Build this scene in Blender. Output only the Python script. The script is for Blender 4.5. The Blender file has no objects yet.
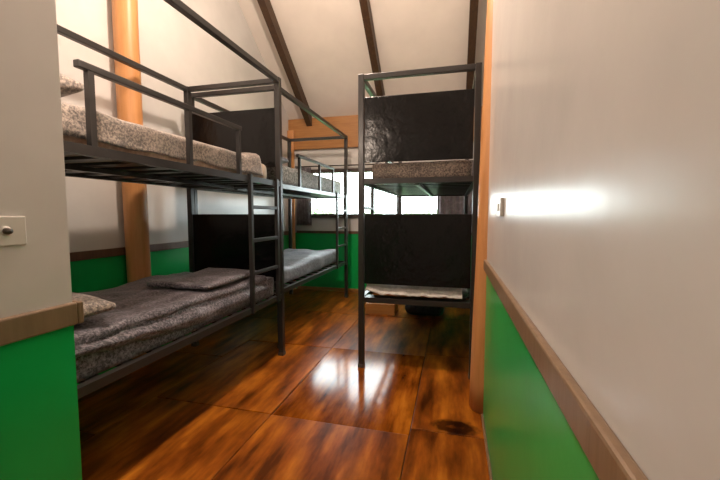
import bpy, bmesh, math, random
from mathutils import Vector, noise, Matrix
random.seed(7)
R = math.radians
scn = bpy.context.scene
C = scn.collection

# ------------------------------------------------------------------ camera
cam_d = bpy.data.cameras.new('camera'); cam = bpy.data.objects.new('camera', cam_d); C.objects.link(cam)
cam_d.sensor_width = 36; cam_d.lens = 364.4 / 720 * 36; cam_d.clip_start = 0.02
cam.location = (0, 0, 1.15); cam.rotation_euler = (R(90 - 4.01), 0, R(14.35))
scn.camera = cam
# ------------------------------------------------------------------ world, exposure
w = bpy.data.worlds.new('world'); scn.world = w; w.use_nodes = True
bg = w.node_tree.nodes['Background']; bg.inputs[0].default_value = (0.86, 0.95, 1.0, 1); bg.inputs[1].default_value = 15.0
scn.view_settings.view_transform = 'Standard'; scn.view_settings.look = 'None'
scn.view_settings.gamma = 1; scn.view_settings.use_curve_mapping = False; scn.view_settings.exposure = 0.0
PEND_W = 195; LAMP_E = 380; LAMP_COL = (1.0, 0.80, 0.65)

# ------------------------------------------------------------------ materials
def new_mat(name):
    m = bpy.data.materials.new(name); m.use_nodes = True
    nt = m.node_tree; b = nt.nodes['Principled BSDF']
    return m, nt, b
def N(nt, t, **k):
    n = nt.nodes.new(t)
    for a, v in k.items(): setattr(n, a, v)
    return n
def ramp(nt, stops):
    r = N(nt, 'ShaderNodeValToRGB'); e = r.color_ramp.elements
    while len(e) < len(stops): e.new(0.5)
    for q, (p, c) in zip(e, stops): q.position = p; q.color = (*c, 1)
    return r
def coords(nt, kind='Object', scale=(1, 1, 1)):
    tc = N(nt, 'ShaderNodeTexCoord'); mp = N(nt, 'ShaderNodeMapping'); mp.inputs['Scale'].default_value = scale
    nt.links.new(tc.outputs[kind], mp.inputs[0]); return mp.outputs[0]
def noise_tex(nt, vec, scale, detail=4, rough=.55):
    n = N(nt, 'ShaderNodeTexNoise'); n.inputs['Scale'].default_value = scale
    n.inputs['Detail'].default_value = detail; n.inputs['Roughness'].default_value = rough
    nt.links.new(vec, n.inputs['Vector']); return n.outputs['Fac']
def bump(nt, b, h, strength, dist=.01):
    k = N(nt, 'ShaderNodeBump'); k.inputs['Strength'].default_value = strength; k.inputs['Distance'].default_value = dist
    nt.links.new(h, k.inputs['Height']); nt.links.new(k.outputs[0], b.inputs['Normal'])
def paint(name, col, rough=.25, var=.06, bs=.05, scale=3):
    m, nt, b = new_mat(name)
    v = coords(nt); f = noise_tex(nt, v, scale, 5)
    r = ramp(nt, [(.3, tuple(c * (1 - var) for c in col)), (.7, tuple(min(1, c * (1 + var)) for c in col))])
    nt.links.new(f, r.inputs[0]); nt.links.new(r.outputs[0], b.inputs['Base Color'])
    b.inputs['Roughness'].default_value = rough
    if bs: bump(nt, b, noise_tex(nt, v, 9, 3), bs, .02)
    return m
def wood(name, dark, light, rough=.4, scale=(14, 14, 1.2), grain=3.0, coat=0):
    m, nt, b = new_mat(name)
    v = coords(nt, 'Object', scale); f = noise_tex(nt, v, grain, 6, .62)
    r = ramp(nt, [(.28, dark), (.72, light)])
    nt.links.new(f, r.inputs[0]); nt.links.new(r.outputs[0], b.inputs['Base Color'])
    b.inputs['Roughness'].default_value = rough; b.inputs['Coat Weight'].default_value = coat
    b.inputs['Coat Roughness'].default_value = .15
    bump(nt, b, f, .15, .004)
    return m
def fabric(name, dark, light, scale=55, rough=.7, sheen=.3, mid=(.42, .60)):
    m, nt, b = new_mat(name)
    v = coords(nt); f1 = noise_tex(nt, v, scale, 6, .7); f2 = noise_tex(nt, v, 6, 3)
    a = N(nt, 'ShaderNodeMath', operation='MULTIPLY_ADD'); nt.links.new(f2, a.inputs[0]); a.inputs[1].default_value = .25
    nt.links.new(f1, a.inputs[2])
    s = N(nt, 'ShaderNodeMath', operation='SUBTRACT'); nt.links.new(a.outputs[0], s.inputs[0]); s.inputs[1].default_value = .125
    r = ramp(nt, [(mid[0], dark), (mid[1], light)])
    nt.links.new(s.outputs[0], r.inputs[0]); nt.links.new(r.outputs[0], b.inputs['Base Color'])
    b.inputs['Roughness'].default_value = rough; b.inputs['Sheen Weight'].default_value = sheen
    bump(nt, b, noise_tex(nt, v, 18, 5), .35, .012)
    return m
def plain(name, col, rough=.5, metal=0.0, var=.08, scale=20):
    m, nt, b = new_mat(name)
    f = noise_tex(nt, coords(nt), scale, 3)
    r = ramp(nt, [(.3, tuple(c * (1 - var) for c in col)), (.7, tuple(min(1, c * (1 + var)) for c in col))])
    nt.links.new(f, r.inputs[0]); nt.links.new(r.outputs[0], b.inputs['Base Color'])
    b.inputs['Roughness'].default_value = rough; b.inputs['Metallic'].default_value = metal
    return m

M = {}
M['cream'] = paint('cream_paint', (.585, .565, .545), .25); M['cream'].node_tree.nodes['Principled BSDF'].inputs['Specular IOR Level'].default_value = .38
M['green'] = paint('green_paint', (.006, .40, .085), .28, .10)
M['ceil'] = paint('ceiling_panel_paint', (.73, .66, .60), .6, .05)
M['trim'] = wood('brown_trim', (.175, .112, .066), (.24, .158, .096), .34)
M['darktrim'] = wood('dark_trim', (.09, .05, .028), (.14, .08, .045), .4)
M['log'] = wood('orange_log', (.44, .19, .06), (.60, .29, .11), .42, (9, 9, .8))
M['beam'] = wood('orange_beam', (.28, .115, .028), (.40, .185, .052), .42, (1.2, 12, 12))
M['rafter'] = wood('dark_rafter', (.030, .014, .006), (.075, .036, .014), .5, (14, 1.2, 14))
M['metal'] = plain('grey_powder_coat', (.022, .020, .019), .33, .0, .1)
M['board'] = paint('black_gloss_board', (.003, .0028, .003), .22, .3, .26, 7); M['board'].node_tree.nodes['Principled BSDF'].inputs['Specular IOR Level'].default_value = .32
M['speckle'] = fabric('speckled_fabric', (.085, .070, .062), (.36, .295, .245), 85)
M['satin'] = fabric('speckled_sheen_fabric', (.018, .016, .021), (.27, .24, .275), 80, .5, .15, (.42, .66))
M['beige'] = fabric('beige_fabric', (.33, .23, .15), (.48, .35, .24), 30)
M['grey_sheet'] = fabric('grey_sheet', (.055, .053, .066), (.135, .13, .155), 40, .5, .2)
M['green_mat'] = fabric('patterned_dark_fabric', (.05, .055, .05), (.34, .34, .31), 45)
M['white_sheet'] = fabric('pale_sheet', (.40, .38, .36), (.60, .57, .54), 20)
M['curtain'] = fabric('grey_curtain', (.10, .085, .095), (.17, .15, .165), 12, .8)
M['plastic'] = plain('white_plastic', (.62, .60, .56), .3, 0, .03)
M['knob'] = plain('dark_knob', (.10, .09, .08), .35, .6)
M['frame'] = wood('dark_window_frame', (.035, .025, .02), (.06, .04, .03), .45)
M['bag'] = fabric('dark_bag_fabric', (.02, .02, .024), (.05, .05, .055), 30)
M['grass'] = plain('grass', (.10, .22, .05), .9, 0, .4, 4)
M['leaf'] = plain('leaf', (.38, .50, .32), .5, 0, .4, 3)
M['bark'] = plain('bark', (.12, .08, .05), .9, 0, .3)
M['shade'] = plain('lamp_shade', (.5, .45, .4), .5)
m, nt, b = new_mat('glass_pane')
g = N(nt, 'ShaderNodeBsdfGlossy'); g.inputs['Roughness'].default_value = .02
t = N(nt, 'ShaderNodeBsdfTransparent'); t.inputs[0].default_value = (.97, .99, .97, 1)
mx = N(nt, 'ShaderNodeMixShader'); mx.inputs[0].default_value = .06
nt.links.new(t.outputs[0], mx.inputs[1]); nt.links.new(g.outputs[0], mx.inputs[2])
nt.links.new(mx.outputs[0], nt.nodes['Material Output'].inputs[0]); M['glass'] = m
m, nt, b = new_mat('bulb'); b.inputs['Emission Color'].default_value = (*LAMP_COL, 1); b.inputs['Emission Strength'].default_value = LAMP_E
M['bulb'] = m
m, nt, b = new_mat('globe'); b.inputs['Emission Color'].default_value = (*LAMP_COL, 1); b.inputs['Emission Strength'].default_value = PEND_W / (4 * math.pi ** 2 * .08 ** 2)
M['globe'] = m
# varnished plywood floor
m, nt, b = new_mat('varnished_plywood')
v = coords(nt, 'Object', (5, .8, 1)); oi = N(nt, 'ShaderNodeObjectInfo')
off = N(nt, 'ShaderNodeVectorMath', operation='ADD'); sc = N(nt, 'ShaderNodeVectorMath', operation='SCALE')
cmb = N(nt, 'ShaderNodeCombineXYZ'); nt.links.new(oi.outputs['Random'], cmb.inputs[0]); nt.links.new(oi.outputs['Random'], cmb.inputs[1])
nt.links.new(cmb.outputs[0], sc.inputs[0]); sc.inputs['Scale'].default_value = 37
nt.links.new(v, off.inputs[0]); nt.links.new(sc.outputs[0], off.inputs[1])
f = noise_tex(nt, off.outputs[0], 2.0, 6, .58)
r = ramp(nt, [(.34, (.075, .018, .002)), (.49, (.27, .072, .007)), (.66, (.50, .165, .015))])
nt.links.new(f, r.inputs[0])
f2 = noise_tex(nt, coords(nt, 'Object', (2.2, 1.1, 1)), 2.0, 4, .6)
r2 = ramp(nt, [(.34, (.46, .38, .34)), (.60, (1, 1, 1))]); nt.links.new(f2, r2.inputs[0])
mm = N(nt, 'ShaderNodeMix', data_type='RGBA', blend_type='MULTIPLY'); mm.inputs[0].default_value = 1
nt.links.new(r.outputs[0], mm.inputs[6]); nt.links.new(r2.outputs[0], mm.inputs[7])
# a dark burnt-looking oval stain beside the log post
gp = N(nt, 'ShaderNodeNewGeometry'); mp = N(nt, 'ShaderNodeMapping', vector_type='POINT')
mp.inputs['Location'].default_value = (-.026 / .125, -1.967 / .075, 0); mp.inputs['Scale'].default_value = (1 / .125, 1 / .075, 0)
nt.links.new(gp.outputs['Position'], mp.inputs[0])
ln_ = N(nt, 'ShaderNodeVectorMath', operation='LENGTH'); nt.links.new(mp.outputs[0], ln_.inputs[0])
wn = noise_tex(nt, gp.outputs['Position'], 22, 3)
ad = N(nt, 'ShaderNodeMath', operation='MULTIPLY_ADD'); nt.links.new(wn, ad.inputs[0]); ad.inputs[1].default_value = .6; nt.links.new(ln_.outputs['Value'], ad.inputs[2])
rs = ramp(nt, [(.30, (.55, .5, .45)), (.44, (.12, .10, .08)), (.75, (.16, .13, .11)), (1.0, (1, 1, 1))])
dv = N(nt, 'ShaderNodeMath', operation='MULTIPLY'); nt.links.new(ad.outputs[0], dv.inputs[0]); dv.inputs[1].default_value = .72
nt.links.new(dv.outputs[0], rs.inputs[0])
m2 = N(nt, 'ShaderNodeMix', data_type='RGBA', blend_type='MULTIPLY'); m2.inputs[0].default_value = 1
nt.links.new(mm.outputs[2], m2.inputs[6]); nt.links.new(rs.outputs[0], m2.inputs[7])
nt.links.new(m2.outputs[2], b.inputs['Base Color'])
b.inputs['Roughness'].default_value = .13; b.inputs['Specular IOR Level'].default_value = .32
bump(nt, b, f, .04, .002); M['ply_gloss'] = m
m = m.copy(); m.name = 'worn_plywood'; m.node_tree.nodes['Principled BSDF'].inputs['Roughness'].default_value = .32
m.node_tree.nodes['Principled BSDF'].inputs['Specular IOR Level'].default_value = .17; M['ply'] = m
M['subfloor'] = plain('dark_gap', (.015, .008, .004), .8)

# ------------------------------------------------------------------ mesh helpers
def obj(name, bm, mat, parent=None, smooth=False):
    me = bpy.data.meshes.new(name); bm.normal_update(); bm.to_mesh(me); bm.free()
    for mt in (mat if isinstance(mat, (list, tuple)) else [mat]): me.materials.append(M[mt])
    if smooth:
        for p in me.polygons: p.use_smooth = True
    o = bpy.data.objects.new(name, me); C.objects.link(o)
    if parent: o.parent = parent
    return o
def box(bm, x0, x1, y0, y1, z0, z1, mi=0, bev=0):
    vs = [bm.verts.new((x, y, z)) for x in (x0, x1) for y in (y0, y1) for z in (z0, z1)]
    idx = [(0, 1, 3, 2), (4, 6, 7, 5), (0, 4, 5, 1), (2, 3, 7, 6), (0, 2, 6, 4), (1, 5, 7, 3)]
    fs = []
    for i in idx:
        f = bm.faces.new([vs[k] for k in i]); f.material_index = mi; fs.append(f)
    if bev:
        es = {e for f in fs for e in f.edges}
        bmesh.ops.bevel(bm, geom=list(es), offset=bev, segments=2, affect='EDGES', profile=.5)
def boxo(name, dims, mat, parent=None, bev=0):
    bm = bmesh.new(); box(bm, *dims, 0, bev); return obj(name, bm, mat, parent)
def prism(bm, pts, axis, a0, a1, mi=0):
    def mk(p, a):
        return (a, p[0], p[1]) if axis == 'x' else (p[0], a, p[1]) if axis == 'y' else (p[0], p[1], a)
    A = [bm.verts.new(mk(p, a0)) for p in pts]; B = [bm.verts.new(mk(p, a1)) for p in pts]
    n = len(pts); fs = [bm.faces.new(A[::-1]), bm.faces.new(B)]
    for i in range(n): fs.append(bm.faces.new((A[i], A[(i + 1) % n], B[(i + 1) % n], B[i])))
    for f in fs: f.material_index = mi
    bmesh.ops.recalc_face_normals(bm, faces=fs)
def tube(bm, path, radii, n=12, wob=0, seed=0):
    rings = []
    for i, p in enumerate(path):
        p = Vector(p); d = (Vector(path[min(i + 1, len(path) - 1)]) - Vector(path[max(i - 1, 0)])).normalized()
        u = d.cross(Vector((0, 0, 1)) if abs(d.z) < .9 else Vector((1, 0, 0))).normalized(); q = d.cross(u)
        r = radii[i] if isinstance(radii, (list, tuple)) else radii
        ring = []
        for k in range(n):
            a = 2 * math.pi * k / n
            rr = r * (1 + wob * noise.noise(Vector((math.cos(a) * 1.3 + seed, math.sin(a) * 1.3, i * .35))))
            ring.append(bm.verts.new(p + rr * (math.cos(a) * u + math.sin(a) * q)))
        rings.append(ring)
    for a, c in zip(rings, rings[1:]):
        for k in range(n): bm.faces.new((a[k], a[(k + 1) % n], c[(k + 1) % n], c[k]))
    bm.faces.new(rings[0][::-1]); bm.faces.new(rings[-1])
    bmesh.ops.recalc_face_normals(bm, faces=bm.faces[:])
def soft(name, size, r, mat, parent=None, amp=.006, fs=5, seed=0, fn=None, cuts=(16, 36, 6)):
    """a cushion-like rounded block, centred in x and y, resting at z=0"""
    sx, sy, sz = size; nx, ny, nz = cuts
    bm = bmesh.new()
    def face(o, u, v, nu, nv):
        g = [[bm.verts.new(Vector(o) + Vector(u) * (i / nu) + Vector(v) * (j / nv)) for j in range(nv + 1)] for i in range(nu + 1)]
        for i in range(nu):
            for j in range(nv): bm.faces.new((g[i][j], g[i + 1][j], g[i + 1][j + 1], g[i][j + 1]))
    X, Y, Z = (sx, 0, 0), (0, sy, 0), (0, 0, sz); o = (-sx / 2, -sy / 2, 0)
    face((o[0], o[1], sz), X, Y, nx, ny); face(o, Y, X, ny, nx)
    face(o, X, Z, nx, nz); face((o[0], sy / 2, 0), Z, X, nz, nx)
    face(o, Z, Y, nz, ny); face((sx / 2, o[1], 0), Y, Z, ny, nz)
    bmesh.ops.remove_doubles(bm, verts=bm.verts[:], dist=1e-5)
    for v in bm.verts:
        p = v.co
        q = Vector((max(-sx / 2 + r, min(sx / 2 - r, p.x)), max(-sy / 2 + r, min(sy / 2 - r, p.y)), max(r, min(sz - r, p.z))))
        d = p - q
        if d.length > 1e-6: p = q + d.normalized() * min(r, d.length if d.length < r else r)
        k = noise.noise(Vector((p.x * fs + seed, p.y * fs, p.z * fs)))
        t = p.z / sz
        c = Vector((p.x - 0, p.y - 0, 0)); s = Vector((p.x / sx * 2, p.y / sy * 2, 0))
        p = p + Vector((s.x * k * amp, s.y * k * amp, max(0, t) * k * amp))
        if fn: p = Vector(fn(p))
        v.co = p
    bmesh.ops.recalc_face_normals(bm, faces=bm.faces[:])
    return obj(name, bm, mat, parent, True)
def sheet(name, nu, nv, fn, mat, parent=None, thick=.008):
    bm = bmesh.new()
    g = [[bm.verts.new(fn(i / nu, j / nv)) for j in range(nv + 1)] for i in range(nu + 1)]
    for i in range(nu):
        for j in range(nv): bm.faces.new((g[i][j], g[i + 1][j], g[i + 1][j + 1], g[i][j + 1]))
    bmesh.ops.recalc_face_normals(bm, faces=bm.faces[:])
    o = obj(name, bm, mat, parent, True)
    s = o.modifiers.new('solid', 'SOLIDIFY'); s.thickness = thick; s.offset = 0
    return o
def empty(name, loc, rz=0):
    o = bpy.data.objects.new(name, None); C.objects.link(o); o.location = loc; o.rotation_euler = (0, 0, rz); o.empty_display_size = .1
    return o
def tag(o, label, cat, group=None):
    o['label'] = label; o['category'] = cat
    if group: o['group'] = group
    return o
def struct(o, label=None, cat=None):
    o['kind'] = 'structure'
    if label: o['label'] = label
    if cat: o['category'] = cat
    return o

# ------------------------------------------------------------------ the room
XL, XS, XR, XR2 = -2.43, -1.05, .184, .42
YB, YS, YC, Y0, YA = 5.19, .79, 2.12, -1.3, .60
ZB, SL, YRIDGE = 2.58, .755, 1.95
ZRIDGE = ZB + SL * (YB - YRIDGE)
def zc(y): return ZB + SL * (YB - y) if y >= YRIDGE else ZRIDGE - SL * (y - YRIDGE) * -1
DADO = .87
def profile(y0, y1, z0):
    pts = [(y0, z0), (y1, z0), (y1, zc(y1))]
    if y0 < YRIDGE < y1: pts.append((YRIDGE, ZRIDGE))
    pts.append((y0, zc(y0))); return pts
def side_wall(name, x0, x1, y0, y1, label):
    bm = bmesh.new(); box(bm, x0, x1, y0, y1, 0, DADO, 1)
    prism(bm, profile(y0, y1, DADO), 'x', x0, x1, 0)
    return struct(obj(name, bm, ['cream', 'green']), label, 'wall')
def cross_wall(name, x0, x1, y0, y1, label):
    bm = bmesh.new(); box(bm, x0, x1, y0, y1, 0, DADO, 1); box(bm, x0, x1, y0, y1, DADO, min(zc(y0), zc(y1)), 0)
    return struct(obj(name, bm, ['cream', 'green']), label, 'wall')

# floor: varnished plywood panels over a dark subfloor
fl = struct(boxo('floor', (XL, XR2, Y0, YB, -.06, -.012), 'subfloor'), 'varnished orange-brown plywood panel floor', 'floor')
xs = [XL, -1.80, -1.00, -.205, XR2]
for i in range(4):
    ys = [1.84 + 1.08 * k for k in range(-3, 4)]
    if i == 3: ys = [y + .06 for y in ys]
    if i == 0: ys = [y - .4 for y in ys]
    ys = [Y0] + [y for y in ys if Y0 + .1 < y < YB - .1] + [YB]
    for a, c in zip(ys, ys[1:]):
        bm = bmesh.new(); cx, cy = (xs[i] + xs[i + 1]) / 2, (a + c) / 2
        hx, hy = (xs[i + 1] - xs[i]) / 2 - .002, (c - a) / 2 - .0025
        box(bm, -hx, hx, -hy, hy, -.012, 0, 0, .003)
        o = obj('floor_panel', bm, 'ply_gloss' if i == 2 and 1.8 < a < 1.9 else 'ply', fl); o.location = (cx, cy, random.uniform(-.0012, 0)); o.rotation_euler = (.010 if i == 2 and 1.8 < a < 1.9 else random.uniform(-.0012, .0012), 0, 0)
side_wall('wall_left', XL - .1, XL, YA, YB, 'cream over green painted wall behind the long row of bunks')
cross_wall('wall_alcove', XL, XS - .1, YA - .1, YA, 'cream over green wall at the near end of the bunk row')
side_wall('wall_entry', XS - .1, XS, Y0, YS, 'short cream over green wall carrying a dimmer switch')
side_wall('wall_right', XR, XR + .1, Y0, YC, 'long cream over green wall ending at the log post')
side_wall('wall_right_far', XR2, XR2 + .1, YC, YB, 'cream wall beside the bunk bed behind the log post')
boxo('wall_right_return', (XR + .1, XR2 + .1, YC - .1, YC, 0, 4.75), 'cream'); struct(bpy.data.objects['wall_right_return'])
# wall behind the camera
bm = bmesh.new(); zt = zc(Y0)
box(bm, XS - .1, XR + .1, Y0 - .1, Y0, 0, zt)
struct(obj('wall_front', bm, 'cream'))
# back wall with a wide window
WX0, WX1, WZ0, WZ1 = -2.27, .22, 1.155, 1.80
bm = bmesh.new()
box(bm, XL, XR2, YB, YB + .12, 0, DADO, 1); box(bm, XL, XR2, YB, YB + .12, DADO, WZ0, 0)
box(bm, XL, WX0, YB, YB + .12, WZ0, WZ1, 0); box(bm, WX1, XR2, YB, YB + .12, WZ0, WZ1, 0); box(bm, XL, XR2, YB, YB + .12, WZ1, ZB, 0)
struct(obj('wall_back', bm, ['cream', 'green']), 'back wall with a wide low window under a beam', 'wall')
win = struct(empty('window_1', ((WX0 + WX1) / 2, YB, WZ0)), 'wide low window with dark frame and overexposed daylight', 'window')
def wpart(name, d, mat):
    o = boxo(name, d, mat, win); o.location = (-(WX0 + WX1) / 2, -YB, -WZ0); return o
wpart('window_frame', (WX0, WX1, YB - .015, YB + .06, WZ1 - .035, WZ1 + .02), 'frame')
wpart('window_frame', (WX0, WX1, YB - .03, YB + .06, WZ0 - .055, WZ0 + .005), 'frame')
for a in (WX0, -1.585, -.79, WX1 - .04): wpart('window_mullion', (a, a + .04, YB + .01, YB + .06, WZ0, WZ1 - .03), 'frame')
for a, c in ((WX0 + .04, -1.585), (-1.545, -.79), (-.75, WX1 - .04)): wpart('window_pane', (a, c, YB + .03, YB + .034, WZ0, WZ1 - .03), 'glass')
# ceiling: two slopes, with joint strips hidden behind rafters
for name, ya, yb in (('ceiling', YRIDGE, YB + .12), ('ceiling_entry', Y0 - .1, YRIDGE)):
    bm = bmesh.new(); za, zb = (zc(YRIDGE), ZB - SL * .12) if name == 'ceiling' else (zc(Y0) - SL * .1, zc(YRIDGE))
    prism(bm, [(ya, za + .003), (yb, zb + .003), (yb, zb + .06), (ya, za + .06)], 'x', XL - .1, XR2 + .1)
    struct(obj(name, bm, 'ceil'), 'steep cream ceiling sloping down to the back wall' if name == 'ceiling' else 'cream ceiling slope above the entry', 'ceiling')
lab = ['dark wooden rafter nearest the left wall', 'dark wooden rafter above the bunk aisle', 'dark wooden rafter beside the log post']
for i, x in enumerate((-2.085, -.962, .168)):
    bm = bmesh.new()
    prism(bm, [(YRIDGE, ZRIDGE - .17), (YB - .055, ZB - .17 + SL * .055), (YB - .055, ZB + SL * .055), (YRIDGE, ZRIDGE)], 'x', x - .041, x + .041)
    struct(obj('trim_%d' % (i + 1), bm, 'rafter'), lab[i], 'rafter')
# back beam and corner post
bm = bmesh.new(); box(bm, XL, XR2, YB - .05, YB, 2.12, 2.57, 0, .006)
struct(obj('trim_4', bm, 'beam'), 'wide orange timber beam along the top of the back wall', 'beam')
bm = bmesh.new(); box(bm, XL, XL + .10, YB - .09, YB - .05, 0, 2.40, 0, .006)
struct(obj('trim_5', bm, 'log'), 'orange timber post in the back left corner', 'post')
# dado rails and base strips
def rail(name, d, mat, label, bev=.005): return struct(boxo(name, d, mat, None, bev), label, 'trim')
rail('trim_6', (XL, XL + .02, YA, YB - .09, .842, .902), 'darktrim', 'dark brown dado rail behind the long row of bunks')
rail('trim_7', (XL + .1, XR2, YB - .02, YB, .865, .905), 'darktrim', 'dark brown dado rail under the window')
rail('trim_8', (XR - .018, XR, Y0, YC - .01, .845, .902), 'trim', 'brown dado rail running along the right wall')
bm = bmesh.new(); box(bm, XS, XS + .02, Y0, YS, .838, .902, 0, .005); box(bm, XS - .1, XS + .02, YS, YS + .018, .838, .902, 0, .005)
struct(obj('trim_9', bm, 'trim'), 'brown dado rail wrapping the end of the short entry wall', 'trim')
rail('baseboard_right', (XR - .012, XR, Y0, YC - .01, 0, .022), 'trim', 'thin wooden strip at the foot of the right wall')
rail('baseboard_back', (XL + .1, XR2, YB - .015, YB, 0, .045), 'beam', 'orange wooden strip at the foot of the back wall')

# logs
def log(name, pts, radii, label, seed):
    bm = bmesh.new(); tube(bm, pts, radii, 22, .05, seed); return tag(obj(name, bm, 'log', None, True), label, 'post')
zs = [k * .16 for k in range(0, 28)]
log('log_post', [(-2.338 + .006 * math.sin(z * 1.3), 2.260 + .010 * math.sin(z * 1.7 + 1), z) for z in zs if z < zc(2.3) - .1], .081,
    'smooth round orange log standing against the wall behind the bunks', 0)
log('log_post', [(.222, 2.235, z) for z in zs if z < 4.5], [max(.045, .113 - .023 * z) for z in zs if z < 4.5],
    'tapering orange log post at the end of the right wall', 5)

# ------------------------------------------------------------------ bunk beds
BW, BL, BH, ZU, ZLO = .83, 1.985, 2.2, 1.39, .49
T = .019
def bar(name, a, c, parent, t=T, mat='metal'):
    return boxo(name, (min(a[0], c[0]) - t, max(a[0], c[0]) + t, min(a[1], c[1]) - t, max(a[1], c[1]) + t, min(a[2], c[2]) - t, max(a[2], c[2]) + t), mat, parent, .004)
def bunk(loc, rz, label, boards, BH=BH, BW=BW, ZLO=ZLO):
    """x=0 rear side, x=BW aisle side, ladder and boards at y=BL"""
    b = empty('bunk_bed', loc, rz); tag(b, label, 'bunk bed', 'grey metal canopy bunk beds')
    for x in (0, BW):
        for y in (0, BL):
            p = boxo('post', (x - .021, x + .021, y - .021, y + .021, .012, BH + .012), 'metal', b, .004)
            boxo('foot_cap', (x - .024, x + .024, y - .024, y + .024, 0, .028), 'knob', p, .003)
    for x in (0, BW): bar('top_rail', (x, .04, BH - .01), (x, BL - .04, BH - .01), b)
    for y in (0, BL): bar('top_rail', (.04, y, BH - .01), (BW - .04, y, BH - .01), b)
    for z, nm in ((ZU, 'upper_bed_frame'), (ZLO, 'lower_bed_frame')):
        bm = bmesh.new(); h = .019
        for x in (0, BW): box(bm, x - .017, x + .017, .021, BL - .021, z - h, z + h)
        for y in (0, BL): box(bm, .021, BW - .021, y - .017, y + .017, z - h, z + h)
        fr = obj(nm, bm, 'metal', b)
        for k in range(12):
            y = .09 + k * (BL - .18) / 11
            boxo('slat', (.017, BW - .017, y - .03, y + .03, z - .004, z + .010), 'metal', fr)
        boxo('center_rail', (BW / 2 - .015, BW / 2 + .015, .017, BL - .017, z - .03, z - .006), 'metal', fr)
    g = bar('guard_rail', (BW, .40, 1.702), (BW, 1.435, 1.702), b, .014)
    for y in (.435, .97, 1.425): boxo('guard_post', (BW - .012, BW + .012, y - .012, y + .012, ZU + .019, 1.69), 'metal', g)
    bm = bmesh.new()
    for y in (1.525, 1.90): box(bm, BW + .006, BW + .032, y - .013, y + .013, ZLO - .02, ZU + .03, 0)
    ld = obj('ladder', bm, 'metal', b)
    for z in (.745, .972, 1.20): boxo('rung', (BW + .008, BW + .03, 1.538, 1.887, z - .012, z + .012), 'metal', ld, .003)
    if boards:
        boxo('end_board', (.024, BW - .024, BL - .009, BL + .009, 1.525, 1.985), 'board', b, .003)
        boxo('end_board', (.024, BW - .024, BL - .009, BL + .009, ZLO + .118, 1.152), 'board', b, .003)
    return b
B1 = (-2.175, .685); B2 = (-2.255, 2.815); BW3 = .80; B3 = (.145, 2.605 + BL)
bunk((*B1, 0), 0, 'grey metal bunk bed in front of the orange log, ladder on the aisle', True)
bunk((*B2, 0), 0, 'grey metal bunk bed in the far corner below the window', False)
bunk((*B3, 0), math.pi, 'grey metal bunk bed with black end boards beside the log post', True, 2.135, BW3, ZLO + .03)

# ------------------------------------------------------------------ bedding
def place(o, x, y, z, rz=0): o.location = (x, y, z); o.rotation_euler.z = rz; return o
ZT, ZTL = ZU + .011, ZLO + .011
mx1 = B1[0] + BW / 2
def mattress(x, y, z, h, mat, label, L=1.90, W=.70, seed=0, amp=.008, r=.045):
    return tag(place(soft('mattress', (W, L, h), r, mat, None, amp, 4, seed), x, y, z), label, 'mattress', 'bunk mattresses')
my1 = B1[1] + BL / 2; my2 = B2[1] + BL / 2; my3 = B3[1] - BL / 2
mx2 = B2[0] + BW / 2; mx3 = B3[0] - BW3 / 2
mattress(mx1, my1, ZT, .145, 'beige', 'beige mattress under a speckled blanket on the upper bunk by the orange log', seed=1)
mattress(mx1, my1, ZTL, .155, 'satin', 'dark grey mattress under a dark rumpled blanket on the lower bunk by the orange log', W=.765, seed=2, r=.018)
mattress(mx2, my2, ZT, .195, 'green_mat', 'dark patterned mattress on the upper bunk in the far corner', 1.87, .76, seed=3)
mattress(mx2 - .015, my2 - .02, ZTL, .17, 'grey_sheet', 'grey mattress on the lower bunk in the far corner', 1.80, .73, seed=4, amp=.035)
mattress(mx3 + .018, my3 + .01, ZT, .128, 'speckle', 'speckled mattress on the upper bunk beside the log post', 1.93, .72, seed=5, r=.03)
mattress(mx3 + .01, my3 + .03, ZTL + .03, .066, 'grey_sheet', 'thin grey mattress on the lower bunk beside the log post', 1.82, .72, seed=6, r=.03)

def drape(z0, h, x_rear, x_front, y0, y1, hem, seed, fold, bulge, lift=None):
    """cross profile: along the top from the rear to the aisle edge, then down to the hem"""
    def fn(u, v):
        y = y0 + (y1 - y0) * v
        wtop = x_front - x_rear; drop = z0 + h - (hem(v) if callable(hem) else hem)
        s = u * (wtop + drop)
        n1 = noise.noise(Vector((u * 5 + seed, y * 3.0, 0))); n2 = noise.noise(Vector((u * 11, y * 8 + seed, 3)))
        if s <= wtop - .03:
            x = x_rear + s; z = z0 + h + .012 + fold * (n1 * .7 + .3 * n2 + .3)
        else:
            q = min(1, (s - (wtop - .03)) / (drop + .03)); a = min(1, q / .25) * math.pi / 2
            x = x_front - .03 + .038 * math.sin(a); z = z0 + h + .012 - .03 * (1 - math.cos(a)) - max(0, q - .25) / .75 * (drop - .03)
            z += fold * (n1 * .7 + .3 * n2 + .3) * (1 - q) + (abs(n1) * .03 + abs(n2) * .014) * q
            x += bulge(q, v) + .012 * n2 * q + .004
        if lift: x, y, z = lift(u, v, x, y, z)
        return Vector((x, y, z))
    return fn
def lift_up(u, v, x, y, z):
    k = max(0, (v - .88) / .12); e = max(0, (u - .45) / .55)
    return x, y - .10 * k * (1 - e) + .03 * k * e, z + .035 * k * math.sin(min(1, e) * math.pi)
o = sheet('blanket', 44, 110, drape(ZT, .148, mx1 - .34, mx1 + .352, B1[1] + .30, 2.47, ZT + .022, 11, .012,
          lambda q, v: .010 * math.sin(v * 9) * q, lift_up), 'speckle')
tag(o, 'beige speckled blanket over the upper bunk by the orange log', 'blanket')
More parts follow.
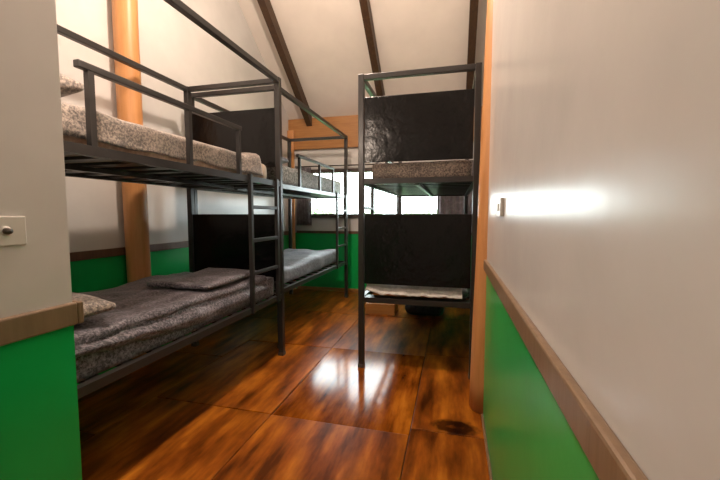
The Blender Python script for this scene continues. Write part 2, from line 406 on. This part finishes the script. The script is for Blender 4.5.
o = sheet('blanket', 48, 110, drape(ZTL, .162, mx1 - .37, mx1 + .378, B1[1] + .12, 2.50, lambda v: ZTL + .014 + .12 * max(0, 1 - v / .60) ** 1.3, 23, .030,
          lambda q, v: (-.030 * math.exp(-((q - .38) / .13) ** 2) + .028 * math.exp(-((q - .70) / .18) ** 2)) * (1 - v * .55), None), 'satin')
tag(o, 'dark grey rumpled blanket over the lower bunk by the orange log', 'blanket')
# folded blanket lying at the ladder end of the lower bunk
o = soft('folded_blanket', (.42, .62, .035), .017, 'satin', None, .012, 5, 9, None, (18, 20, 4))
tag(place(o, mx1 + .16, 2.12, ZTL + .204, R(3)), 'folded grey blanket at the ladder end of the lower bunk by the orange log', 'blanket')
# pillows
def pillow(loc, rz, tilt, size, mat, label, seed):
    def fn(p):
        ux, uy = p.x / size[0] * 2, p.y / size[1] * 2
        t = (1 - .62 * abs(ux) ** 3) * (1 - .62 * abs(uy) ** 3); pin = 1 - .10 * (1 - abs(uy) ** 2) * abs(ux) ** 4
        return (p.x * (1 - .09 * (1 - uy * uy)), p.y * (1 - .09 * (1 - ux * ux)), size[2] / 2 + (p.z - size[2] / 2) * t)
    o = soft('pillow', size, .03, mat, None, .012, 6, seed, fn, (20, 16, 6))
    o.location = loc; o.rotation_euler = (tilt[0], tilt[1], rz); return tag(o, label, 'pillow', 'bunk pillows')
pillow((mx1 + .07, 1.10, ZTL + .204), R(-14), (0, 0), (.58, .40, .12), 'speckle', 'speckled pillow on the lower bunk, half behind the entry wall', 31)
pillow((mx1 + .02, 1.00, ZT + .178), R(-6), (0, 0), (.60, .42, .15), 'speckle', 'speckled pillow on the upper bunk, half behind the entry wall', 32)
pillow((mx2 + .03, B2[1] + .27, ZT + .20), R(4), (0, 0), (.58, .40, .13), 'grey_sheet', 'grey pillow on the upper bunk in the far corner', 33)
# crumpled sheet peeping under the black board of the bunk by the post
def crump(u, v):
    x = -.62 + .69 * u; y = 2.59 + .34 * v
    e = max(0, 1 - u / .16)
    return Vector((x, y + .004 * math.sin(u * 30) + (.03 if v > .3 else 0), ZTL + .128 + .012 * noise.noise(Vector((u * 14, v * 5, 2))) - .05 * max(0, 1 - v * 4) - .012 + .05 * e * (1 - v) * (.6 + .4 * math.sin(v * 9))))
tag(sheet('bed_sheet', 60, 16, crump, 'white_sheet', None, .006), 'crumpled pale sheet on the lower bunk beside the log post', 'sheet')

# ------------------------------------------------------------------ curtains, switches, odds and ends
def curtain(x0, x1, z0, z1, label, seed):
    def fn(u, v):
        x = x0 + (x1 - x0) * u
        return Vector((x, YB - .075 + .026 * math.sin(u * math.pi * 2 * 5.5 + seed) * (.7 + .3 * v) + .006 * noise.noise(Vector((u * 4, v * 3, seed))), z1 + (z0 - z1) * v))
    tag(sheet('curtain', 80, 14, fn, 'curtain', None, .004), label, 'curtain', 'window curtains')
curtain(-2.30, -2.06, .985, 1.85, 'short grey curtain gathered at the window side near the corner post', 0)
curtain(-.22, .30, .985, 1.85, 'short grey curtain gathered at the window side behind the log post', 1)
rod = empty('curtain_rod', (-1, YB - .075, 1.86)); tag(rod, 'thin dark curtain rod above the window', 'curtain rod')
bm = bmesh.new(); tube(bm, [(-1.31, 0, 0), (1.32, 0, 0)], .009, 10); obj('rod', bm, 'frame', rod, True)
for x in (-1.2, 0, 1.25): boxo('bracket', (x - .01, x + .01, -.008, .075, -.012, .008), 'frame', rod)

sw = empty('dimmer_switch', (XS, .637, 1.110)); tag(sw, 'white dimmer switch plate with round dark knob on the entry wall', 'switch')
boxo('plate', (0, .008, -.045, .045, -.036, .036), 'plastic', sw, .003)
bm = bmesh.new(); tube(bm, [(.007, 0, 0), (.016, 0, 0), (.022, 0, 0)], [.0085, .008, .007], 20); obj('knob', bm, 'knob', sw, True)
bm = bmesh.new(); tube(bm, [(.007, 0, 0), (.010, 0, 0)], [.0125, .012], 24); obj('collar', bm, 'plastic', sw, True)
sw = empty('light_switch', (XR, 1.53, 1.178)); tag(sw, 'white light switch box on the right wall near the log post', 'switch')
boxo('plate', (-.014, 0, -.06, .06, -.036, .036), 'plastic', sw, .003)
boxo('rocker', (-.019, -.013, -.018, .018, -.015, .015), 'plastic', sw, .002)

cr = empty('wooden_box', (-.80, 4.06, 0)); tag(cr, 'low orange wooden box on the floor under the bunk beside the log post', 'box')
boxo('side_board', (-.17, .17, -.01, .01, 0, .125), 'beam', cr, .003); boxo('side_board', (-.17, .17, .24, .26, 0, .125), 'beam', cr, .003)
boxo('end_board', (-.17, -.15, .01, .24, 0, .125), 'beam', cr, .003); boxo('end_board', (.15, .17, .01, .24, 0, .125), 'beam', cr, .003)
boxo('bottom_board', (-.15, .15, .01, .24, .005, .02), 'beam', cr)
bg_ = soft('duffel_bag', (.46, .24, .17), .08, 'bag', None, .03, 7, 12, None, (18, 12, 8))
tag(place(bg_, -.30, 4.2, 0, R(5)), 'dark soft bag on the floor under the bunk beside the log post', 'bag')

# wall lamp on the end face of the entry wall (just above the frame)
LX, LY, LZ = -1.10, YS, 1.97
lp = empty('wall_lamp', (LX, LY, LZ)); tag(lp, 'small wall lamp with a bare round bulb on the end of the entry wall', 'lamp')
bm = bmesh.new(); tube(bm, [(0, 0, .0), (0, .012, .0)], .035, 20); obj('wall_plate', bm, 'plastic', lp, True)
bm = bmesh.new(); tube(bm, [(0, .010, 0), (0, .04, 0)], .018, 16); obj('socket', bm, 'knob', lp, True)
bm = bmesh.new(); bmesh.ops.create_uvsphere(bm, u_segments=24, v_segments=14, radius=.042); bl = obj('bulb', bm, 'bulb', lp, True); bl.location = (0, .079, 0)

# pendant lamp hanging high from the ridge (above the frame)
PX, PY, PZ = -.95, 1.95, 3.4
pl_ = empty('pendant_lamp', (PX, PY, PZ)); tag(pl_, 'pendant lamp on a cord hanging high below the ridge', 'lamp')
bm = bmesh.new(); tube(bm, [(0, 0, .1), (0, 0, zc(PY) - PZ)], .006, 8); obj('cord', bm, 'knob', pl_, True)
bm = bmesh.new(); tube(bm, [(0, 0, .05), (0, 0, .11)], .022, 14); obj('socket', bm, 'knob', pl_, True)
bm = bmesh.new(); bmesh.ops.create_uvsphere(bm, u_segments=24, v_segments=14, radius=.08); obj('globe', bm, 'globe', pl_, True)

# ------------------------------------------------------------------ outside
gr = boxo('ground', (-12, 12, YB + .12, 22, -.4, -.3), 'grass'); struct(gr, 'grassy ground outside the window', 'ground')
def shrub(x, y, h, rad, seed, label):
    rnd = random.Random(seed); s = empty('shrub', (x, y, -.3)); tag(s, label, 'shrub', 'shrubs outside the window')
    bm = bmesh.new()
    for k in range(6):
        a = k * 1.05; tube(bm, [(0, 0, 0), (.2 * math.cos(a) * rad, .2 * math.sin(a) * rad, h * .4), (.6 * math.cos(a) * rad, .6 * math.sin(a) * rad, h * .8)], [.03, .02, .008], 6)
    obj('stem', bm, 'bark', s)
    vs, fs = [], []
    for k in range(1500):
        d = Vector((rnd.gauss(0, 1), rnd.gauss(0, 1), rnd.gauss(0, 1))).normalized() * rnd.uniform(.5, 1) ** .5
        c = Vector((d.x * rad, d.y * rad, h * .55 + d.z * h * .5)); 
        a = Vector((rnd.gauss(0, 1), rnd.gauss(0, 1), rnd.gauss(0, 1))).normalized(); q = a.cross(Vector((rnd.gauss(0, 1), rnd.gauss(0, 1), 1))).normalized()
        l = rnd.uniform(.07, .13); i = len(vs)
        vs += [c - a * l, c + q * l * .4, c + a * l, c - q * l * .4]; fs.append((i, i + 1, i + 2, i + 3))
    me = bpy.data.meshes.new('foliage'); me.from_pydata(vs, [], fs); me.materials.append(M['leaf'])
    o = bpy.data.objects.new('foliage', me); C.objects.link(o); o.parent = s; o['kind'] = 'stuff'
for i, (x, y, h, r_) in enumerate(((-4.2, 10.5, 1.7, .9), (-2.6, 11.5, 1.5, .8), (-.9, 10.8, 1.6, .9), (.7, 12, 1.6, .9))):
    shrub(x, y, h, r_, i, 'leafy green shrub growing outside the window')
